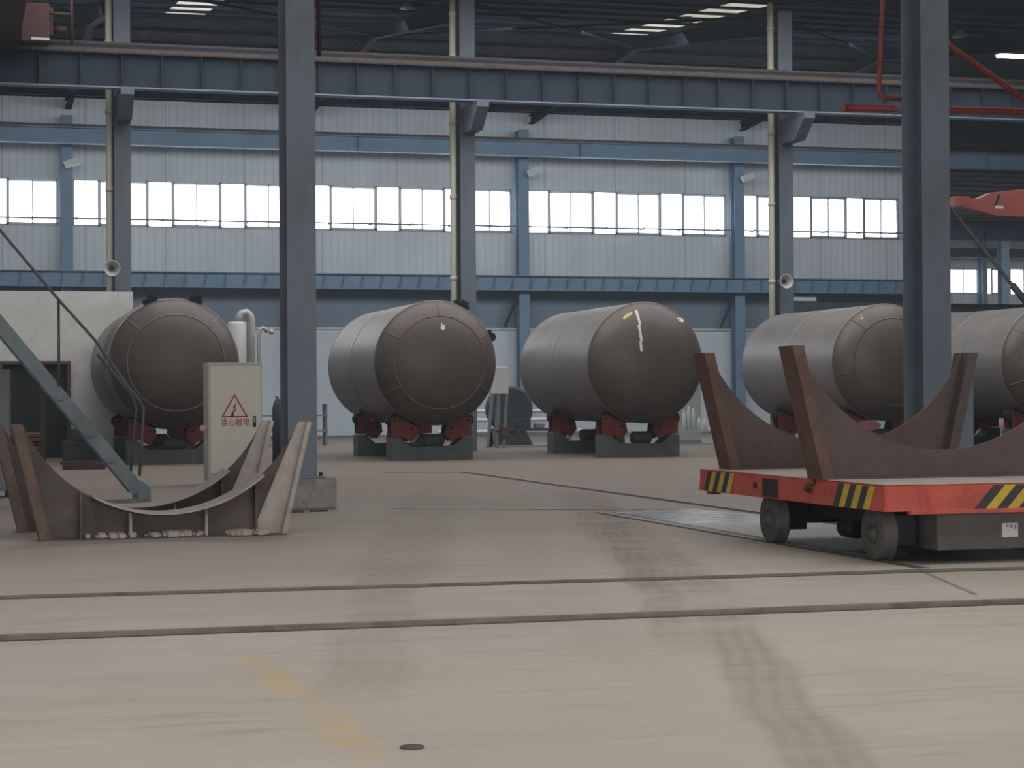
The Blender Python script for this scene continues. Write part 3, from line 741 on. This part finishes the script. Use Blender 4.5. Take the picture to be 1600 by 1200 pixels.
# ------------------------------------------------------------------ steel stair at the left
st = root('steel_stair', 'grey steel stair with handrail coming down from the left edge', 'stair', (2.75, 30.2, 0))
foot = Vector((2.68, 29.9, .16)); top = Vector((-.45, 29.9, 4.05)); dd = (top-foot).normalized()
for y in (29.9, 30.7):
    b = MB(); a = foot.copy(); a.y = y; c = top.copy(); c.y = y
    nrm = Vector((dd.z, 0, -dd.x))
    b.obox((a+c)/2, (c-a)/2, Vector((0,.008,0)), nrm*.1)
    for s in (-1, 1): b.obox((a+c)/2+nrm*s*.095+Vector((0,.03,0)), (c-a)/2, Vector((0,.035,0)), nrm*.006)
    b.prism([(2.66,0),(2.86,0),(2.86,.2),(2.74,.3),(2.6,.27),(2.66,.2)], 'y', y-.01, y+.07)
    build('stringer', b, M['stair'], st)
for i in range(15):
    p_ = foot+(top-foot)*(i+.5)/15
    build('tread', MB().box(p_.x-.11, p_.x+.11, 29.95, 30.66, p_.z-.015, p_.z+.015), M['stair'], st)
for y in (29.86,):
    pts = [(-.45,y,5.25),(.7,y,4.0),(1.53,y,2.99),(2.05,y,2.4),(2.52,y,1.72),(2.7,y,1.5),(2.76,y,1.38),(2.73,y,.9),(2.69,y,.38)]
    build('handrail', MB().tube(pts, .022, 10), M['rod'], st)
    build('baluster', MB().tube([(1.53,y,2.97), (1.53,y,1.72)], .02, 8), M['rod'], st)
    build('baluster', MB().tube([(.2,y,4.5), (.2,y,3.3)], .02, 8), M['rod'], st)
for y in (29.86,):
    build('handrail', MB().tube([(2.1,y+.3,2.2),(2.6,y+.3,1.6),(2.68,y+.3,1.38),(2.63,y+.3,.9),(2.58,y+.3,.36)], .02, 8), M['rod'], st)
for x, z in ((1.55, 1.55), (1.98, 1.0), (2.27, .62)):
    build('tread_bracket', MB().box(x-.06, x+.06, 29.84, 29.9, z-.03, z+.03), M['stair'], st)

# ------------------------------------------------------------------ masonry room wall at the left, with things by it
wp = MB(); wp.box(-6, 1.25, 53.6, 53.9, 0, 4.4); wp.box(3.0, 4.68, 53.6, 53.9, 0, 4.4); wp.box(1.25, 3.0, 53.6, 53.9, 2.5, 4.4)
structure('wall_masonry', wp, M['masonry'])
d1 = bpy.data.objects.new('doorway_1', None); C.objects.link(d1); d1.location = (2.1, 53.6, 0); d1['kind'] = 'structure'; ORG[d1.name] = Vector(d1.location)
build('doorway_shade_sheet', MB().box(1.25, 3.0, 53.65, 53.7, 0, 2.5), M['doorway_dark'], d1)  # dark sheet in the opening, stands for the shade of the room behind
b = MB(); b.box(1.2, 1.3, 53.5, 53.56, 0, 2.55); b.box(2.95, 3.05, 53.5, 53.56, 0, 2.55); b.box(1.3, 2.95, 53.5, 53.56, 2.46, 2.55); build('door_frame', b, M['postbrown'], d1)
for k in range(7):
    dx = random.uniform(-.03, .03); dy = random.uniform(-.03, .03)
    o = build('steel_plate', MB().box(1.32+dx, 1.98+dx, 46.0+dy, 47.2+dy, .12+.095*k, .12+.095*k+.08), M['plates'], None, .004)
    tag(o, 'rusty steel plate in the stack left of the brown post, %s' % ['lowest', 'second from the bottom', 'third from the bottom', 'middle one', 'third from the top', 'second from the top', 'topmost'][k], 'steel plate', 'rusty plates in a stack')
tag(build('timber_bearer', MB().box(1.3, 2.0, 46.2, 46.4, 0, .12), M['postbrown']), 'brown timber bearer under the front of the plate stack', 'timber')
tag(build('timber_bearer', MB().box(1.3, 2.0, 46.85, 47.05, 0, .12), M['postbrown']), 'brown timber bearer under the back of the plate stack', 'timber')
r = root('steel_post', 'slim rusty brown steel post standing behind the left saddles', 'post', (1.73, 40, 0))
build('shaft', MB().box(1.68, 1.79, 39.95, 40.05, .02, 2.2), M['postbrown'], r); build('foot_plate', MB().box(1.6, 1.87, 39.87, 40.13, 0, .02), M['postbrown'], r)
r = root('tool_locker', 'pale grey steel locker cut by the left edge of the picture', 'locker', (.55, 32.2, 0))
build('body', MB().box(.15, .9, 32.0, 32.5, .1, 2.0), M['grey'], r, .01); build('door', MB().box(.18, .87, 31.98, 32.0, .14, 1.96), M['grey'], r)
for x in (.2, .85): build('leg', MB().box(x-.03, x+.03, 32.05, 32.45, 0, .1), M['dark'], r)
b = MB(); b.box(2.7, 3.6, 50.6, 51.3, 0, .5); b.box(2.9, 3.5, 50.7, 51.2, .5, .8)
tag(build('scrap_box', b, M['clutter'], None, .02), 'dark scrap box on the floor by the masonry wall, left of the first tank', 'box')
b = MB(); b.box(2.35, 3.25, 44.2, 44.6, 0, .12); b.beam((2.3,44.3,.14),(3.2,44.5,.16), .1, .06)
tag(build('scrap_bar', b, M['postbrown']), 'brown scrap bar lying on the floor right of the brown post', 'scrap')

# ------------------------------------------------------------------ pipes and clutter between the tanks
r = root('white_vessel', 'white cylinder with a gooseneck pipe behind the electrical cabinet', 'vessel', (6.95, 50, 0))
build('drum', MB().lathe([(.0, 3.48), (.22, 3.46), (.25, 3.4), (.25, 1.0), (.22, .95), (.22, 0)], (6.95, 49.9, 0), 'z', 28), M['white'], r)
b = MB(); b.tube([(7.28,49.8,.2),(7.28,49.8,3.5),(7.25,49.8,3.62),(7.16,49.8,3.7),(7.05,49.8,3.68),(6.98,49.8,3.58),(6.97,49.8,3.42)], .1, 14)
build('gooseneck_pipe', b, M['horn'], r)
r = root('vent_pipe', 'small white hooked vent pipe right of the white vessel', 'pipe', (7.5, 49.5, 0))
b = MB(); b.tube([(7.42,49.5,0),(7.42,49.5,3.1),(7.45,49.5,3.24),(7.52,49.5,3.3),(7.6,49.5,3.27),(7.64,49.5,3.18)], .05, 12); build('pipe', b, M['horn'], r)
build('valve', MB().lathe([(.0,-.06),(.07,-.05),(.07,.05),(.0,.06)], (7.74, 49.5, 3.2), 'x', 14), M['horn'], r); build('stem', MB().tube([(7.6,49.5,3.2),(7.74,49.5,3.2)], .02, 8), M['horn'], r)
for i, (x, y, h, lab) in enumerate(((7.0, 44.0, 1.5, 'dark gas cylinder standing right of the electrical cabinet, tallest of two'), (7.3, 44.2, 1.25, 'dark gas cylinder standing right of the electrical cabinet, shorter of two'))):
    r = root('gas_cylinder', lab, 'gas cylinder', (x, y, 0), 'gas cylinders beside the cabinet')
    build('body', MB().lathe([(.11, 0), (.11, h-.2), (.08, h-.08), (.04, h)], (x, y, 0), 'z', 20), M['clutter'], r)
    build('valve', MB().lathe([(.03, h), (.03, h+.06), (.05, h+.07), (.05, h+.1)], (x, y, 0), 'z', 12), M['white'], r)
    build('hose', MB().tube([(x,y-.04,h+.05),(x+.08,y-.14,h-.1),(x+.1,y-.15,h-.5),(x+.04,y-.14,h-.9),(x+.1,y-.14,.3),(x+.14,y-.15,.02)], .012, 6), M['dark'], r)
r = root('welding_stand', 'white headed welding stand on thin legs between the second and third tanks', 'welding stand', (15.95, 58, 0))
build('wire_box', MB().box(15.7, 16.25, 57.8, 58.2, 1.62, 2.45), M['white'], r, .03)
for x0_, x1_ in ((15.75,15.55),(15.95,15.85),(16.2,16.05)):
    build('leg', MB().beam((x0_,57.85,1.63),(x1_,57.7,0), .07, .07), M['grey'], r)
build('leg', MB().beam((16.0,58.15,1.63),(16.0,58.5,0), .07, .07), M['grey'], r)
build('torch_box', MB().box(15.95, 16.2, 57.55, 57.75, .38, .62), M['plates'], r); build('torch_arm', MB().beam((15.8,57.75,.5),(16.1,57.65,.5), .04, .04), M['dark'], r)
r = root('work_bench', 'low dark bench with clutter between the second and third tanks', 'bench', (17.0, 59, 0))
build('bench_top', MB().box(16.0, 18.1, 58.7, 59.4, .48, .56), M['clutter'], r)
for x in (16.1, 18.0):
    for y in (58.75, 59.35): build('leg', MB().box(x-.04, x+.04, y-.04, y+.04, 0, .48), M['dark'], r)
for (x, y, w_, h_, m_, lab) in ((17.0, 59, .5, .3, 'clutter', 'dark tool box on the low bench between the tanks'), (17.55, 59.0, .28, .16, 'grey', 'pale part lying on the low bench between the tanks')):
    tag(build('tool_box' if m_ == 'clutter' else 'machine_part', MB().box(x-w_/2, x+w_/2, y-.15, y+.15, .56, .56+h_), M[m_], None, .02), lab, 'tool box' if m_ == 'clutter' else 'part')
r = root('pipe_rack', 'pale low pipe rack by the far wall between the second and third tanks', 'rack', (18.0, 66, 0))
for z in (.35, .75, 1.05): build('pipe', MB().tube([(16.0,66,z),(21.2,66,z)], .07, 10), M['white'], r)
for x in (16.5, 18.6, 20.8): build('post', MB().box(x-.05, x+.05, 66.08, 66.2, 0, 1.15), M['grey'], r)
r = root('fan_housing', 'dark round fan housing standing behind the third tank', 'fan', (16.9, 61, 0))
build('drum', MB().lathe([(.66,-.2),(.74,-.18),(.74,.18),(.66,.2)], (17.15, 61, 1.15), 'y', 36), M['clutter'], r)
b = MB(); b.prism([(16.5,0),(17.9,0),(17.6,.6),(16.75,.6)], 'y', 60.85, 61.15); build('foot', b, M['clutter'], r)
r = root('storage_rack', 'white low rack by the wall left of the second tank', 'rack', (9.9, 64, 0))
for z in (.45, .95, 1.35): build('shelf', MB().box(7.5, 11.8, 63.7, 64.3, z, z+.05), M['white'] if z > 1 else M['grey'], r)
for x in (7.55, 9.6, 11.75): build('post', MB().box(x-.03, x+.03, 63.72, 64.28, 0, 1.35), M['grey'], r)
build('pipe_ring', MB().tube([(9.0+.25*math.cos(2*PI*i/20), 63.65, 1.66+.25*math.sin(2*PI*i/20)) for i in range(20)], .05, 8, True), M['clutter'], r)
r = root('bottle_rack', 'row of white bottles on a grey trolley right of the third tank', 'trolley', (22.9, 59, 0))
build('tray', MB().box(20.6, 24.3, 58.7, 59.3, .38, .46), M['horn'], r)
for x in (20.8, 24.1): build('leg', MB().box(x-.05, x+.05, 58.8, 59.2, 0, .38), M['dark'], r)
for k, (x, h_) in enumerate(((22.35,.62),(22.5,.75),(22.66,.7),(22.85,.4),(23.05,.36))):
    o = tag(build('white_bottle', MB().lathe([(.065, 0), (.065, h_*.75), (.03, h_*.9), (.03, h_)], (x, 59, .46), 'z', 14), M['white']), 'slim white bottle on the grey trolley right of the third tank', 'bottle', 'white bottles on the trolley')
r = root('wall_panel', 'pale upright board standing on the floor right of the third tank', 'board', (23.0, 60.5, 0))
build('board', MB().box(22.55, 23.5, 60.5, 60.54, .1, 2.3), M['horn'], r); build('prop', MB().beam((23.0,60.56,1.6),(23.0,61.3,0), .06, .06), M['grey'], r); build('foot_rail', MB().box(22.55, 23.5, 60.42, 60.62, 0, .1), M['grey'], r)
r = root('control_box', 'grey control box fixed low on the large right column', 'control box', (14.82, 27.2, .6))
build('body', MB().box(14.53, 14.93, 27.05, 27.5, .42, 1.72), M['column'], r, .01); build('door', MB().box(14.56, 14.9, 27.03, 27.05, .5, 1.66), M['column'], r)
tag(build('lit_sign', MB().box(34.3, 35.6, 78.0, 78.06, 5.56, 5.72), M['white']), 'small white board on the far wall above the fourth tank', 'sign')
tag(build('sign_bar', MB().box(34.0, 42.0, 78.1, 78.3, 5.1, 5.5), M['clutter']), 'long dark duct at the far wall above the fourth tank', 'duct')
b = MB(); b.prism([(40.0,5.3),(42.8,6.1),(44.0,6.1),(44.0,4.0),(40.0,4.0)], 'y', 84, 84.3)
# ------------------------------------------------------------------ red pipes and cranes
r = root('gas_pipe', 'red horizontal pipe crossing behind the large right column', 'pipe', (15, 27.9, 5.94))
build('pipe', MB().tube([(13.23,27.9,5.93),(14.3,27.9,5.94),(17.4,27.9,5.98)], .055, 12), M['redpipe'], r)
build('end_cap', MB().lathe([(.07, 0), (.07, .05)], (13.2, 27.9, 5.93), 'x', 14), M['redpipe'], r)
r = root('gas_pipe', 'red upright pipe with a bent foot left of the large right column', 'pipe', (13.8, 27.8, 6.1))
build('pipe', MB().tube([(13.86,27.8,8.5),(13.84,27.8,7.6),(13.76,27.8,6.2),(13.78,27.8,6.12),(13.86,27.8,6.09),(14.22,27.8,6.07)], .035, 10), M['redpipe'], r)
tag(build('gas_pipe', MB().tube([(14.7,27.8,7.18),(15.04,27.8,6.9),(16.6,27.8,5.94)], .045, 10), M['redpipe']), 'red slanting pipe right of the large right column', 'pipe')
tag(build('gas_pipe', MB().tube([(4.98,27.4,9),(4.98,27.4,6.3)], .03, 10), M['craned']), 'thin red pipe down the right side of the large left column', 'pipe')
tag(build('wall_beam', MB().box(60, 95, 126.8, 127.2, 11.3, 11.95), M['girder']), 'grey beam above the far hall windows', 'beam')
r = root('brace_rod', 'dark slanting tie rod right of the large right column', 'rod', (15.2, 27.2, 3.7))
build('rod', MB().tube([(14.56,27.2,4.43),(15.8,27.2,3.06),(16.4,27.2,2.4)], .028, 10), M['rod'], r)
build('turnbuckle', MB().tube([(15.68,27.2,3.19),(15.95,27.2,2.9)], .055, 10), M['rod'], r)
cr = root('overhead_crane', 'dark red overhead crane on the middle crane girder at the upper left corner', 'crane', (1.6, 52.5, 10.7))
b = MB(); b.box(.1, 1.7, 28, 52.6, 10.55, 12.2); build('bridge_girder', b, M['craned'], cr, .02)
build('end_truck', MB().box(-1.6, 2.6, 52.62, 53.25, 10.98, 11.7), M['craned'], cr, .02)
for x in (-1.1, 2.15):
    w_ = build('wheel', MB().lathe([(.05,-.09),(.2,-.09),(.2,.09),(.05,.09)], (x, 53.0, 10.97), 'y', 24), M['dark'], cr)
b = MB(); b.box(1.75, 2.45, 51.6, 52.3, 10.62, 11.6); build('drive_box', b, M['craned'], cr, .02)
build('plate', MB().box(2.0, 2.45, 51.58, 51.6, 10.66, 10.72), M['white'], cr)
build('buffer', MB().tube([(2.6,53.0,11.2),(2.95,53.0,11.2)], .1, 12), M['craned'], cr)
build('cable_mast', MB().tube([(3.05,52.4,10.72),(3.05,52.4,12.6)], .04, 8), M['craned'], cr); build('cable_arm', MB().tube([(2.4,52.4,11.5),(3.05,52.4,11.5)], .04, 8), M['craned'], cr)
cr2 = root('overhead_crane', 'bright red crane girder in the far hall at the right edge', 'crane', (60, 100, 11.5))
b = MB(); b.prism([(54.2,12.0),(55.6,11.75),(56.4,11.55),(66,11.45),(66,13.3),(58.4,13.1),(56.2,12.85),(55.4,12.5),(54.2,12.45)], 'y', 99.6, 100.4); build('bridge_girder', b, M['crane'], cr2, .03)
b = MB(); b.prism([(56.35,12.1),(56.5,12.1),(56.75,12.75),(56.6,12.75)], 'y', 99.58, 99.6); build('black_mark', b, M['black'], cr2)
b = MB(); b.box(56.4, 56.9, 99.57, 99.6, 11.95, 12.12); build('name_plate', b, M['white'], cr2)
build('end_truck', MB().box(53.4, 54.3, 98.6, 101.4, 12.0, 12.5), M['crane'], cr2)
g1 = girder('crane_girder', 'dark grey crane girder in the far hall under the bright red crane', 53.5, 95, 101, 10.3, 11.35, M['girder'], M['girder'], 3, True, None)
tag(build('gas_pipe', MB().tube([(60,127.8,12.75),(95,127.8,12.75)], .12, 10), M['redpipe']), 'red pipe across the far hall above its windows', 'pipe')
g2 = girder('crane_girder', 'dark low girder in the far hall below its windows', 44, 95, 108, 6.55, 7.0, M['dark'], M['dark'], 6, False, None)

for g, y, xs_, z in ((g1, 101, (53.8, 66.5, 94.5), 10.28), (g2, 108, (44.3, 94.5), 6.53)):
    for x in xs_: build('support_post', MB().box(x-.15, x+.15, y-.15, y+.15, 0, z), M['girder'], g)
# red primer smear on the front cart saddle
b = MB(); b.add([(-.78+.13*math.cos(2*PI*i/18), -.0125, .5+.05*math.sin(2*PI*i/18)) for i in range(18)], [list(range(18))])
build('primer_smear', b, mat('red_primer_smear', (106,70,70), .65, .1, .15, 6, (96,70,68), .6), s3)
# ------------------------------------------------------------------ light
def area(name, loc, rot, sx, sy, power, col=(1,1,1)):
    l = bpy.data.lights.new(name, 'AREA'); l.shape = 'RECTANGLE'; l.size = sx; l.size_y = sy; l.energy = power; l.color = col
    o = bpy.data.objects.new(name, l); C.objects.link(o); o.location = loc; o.rotation_euler = rot; return o
area('door_daylight', (8, -13.6, 2.6), (PI/2, 0, 0), 23, 4.8, 2100, (1.0,.98,.96))
area('roof_fill', (8, 7, 13.0), (0, 0, 0), 26, 15, 1900, (1.0,.98,.95))  # unseen area lamp added under the roof to brighten the foreground floor
area('roof_fill', (14, 44.5, 12.9), (0, 0, 0), 34, 15, 3500, (1.0,.99,.98))  # unseen lamp added above the tanks to brighten their tops
area('roof_fill', (20, 62, 13.3), (.6, 0, 0), 46, 7, 4700, (.82,.92,1.0))  # added lamp tilted at the window wall to brighten it, tinted blue
area('side_fill', (-11.8, 8, 3.0), (0, -PI/2, 0), 4.5, 18, 500, (1.0,.98,.96))  # unseen lamp added at the left wall to brighten the cart's side
area('roof_fill', (66, 104, 13.4), (0, 0, 0), 44, 30, 4200, (.95,.98,1.0))  # added lamp that brightens the far hall and its red crane

w = bpy.data.worlds.new('world'); SC.world = w; w.use_nodes = True
wn = w.node_tree; wn.nodes['Background'].inputs[0].default_value = (.55,.62,.7,1); wn.nodes['Background'].inputs[1].default_value = .0
HAZE = 0.0006
if HAZE:
    vs = wn.nodes.new('ShaderNodeVolumeScatter'); vs.inputs['Color'].default_value = (.72,.86,1,1); vs.inputs['Density'].default_value = HAZE; vs.inputs['Anisotropy'].default_value = .35
    wn.links.new(vs.outputs[0], wn.nodes['World Output'].inputs['Volume'])
SC.view_settings.view_transform = 'Standard'; SC.view_settings.look = 'None'; SC.view_settings.exposure = 0; SC.view_settings.gamma = 1; SC.view_settings.use_curve_mapping = False
SC.cycles.max_bounces = 6; SC.cycles.diffuse_bounces = 4; SC.cycles.volume_bounces = 1; SC.cycles.sample_clamp_indirect = 4
SC.cycles.use_denoising = True
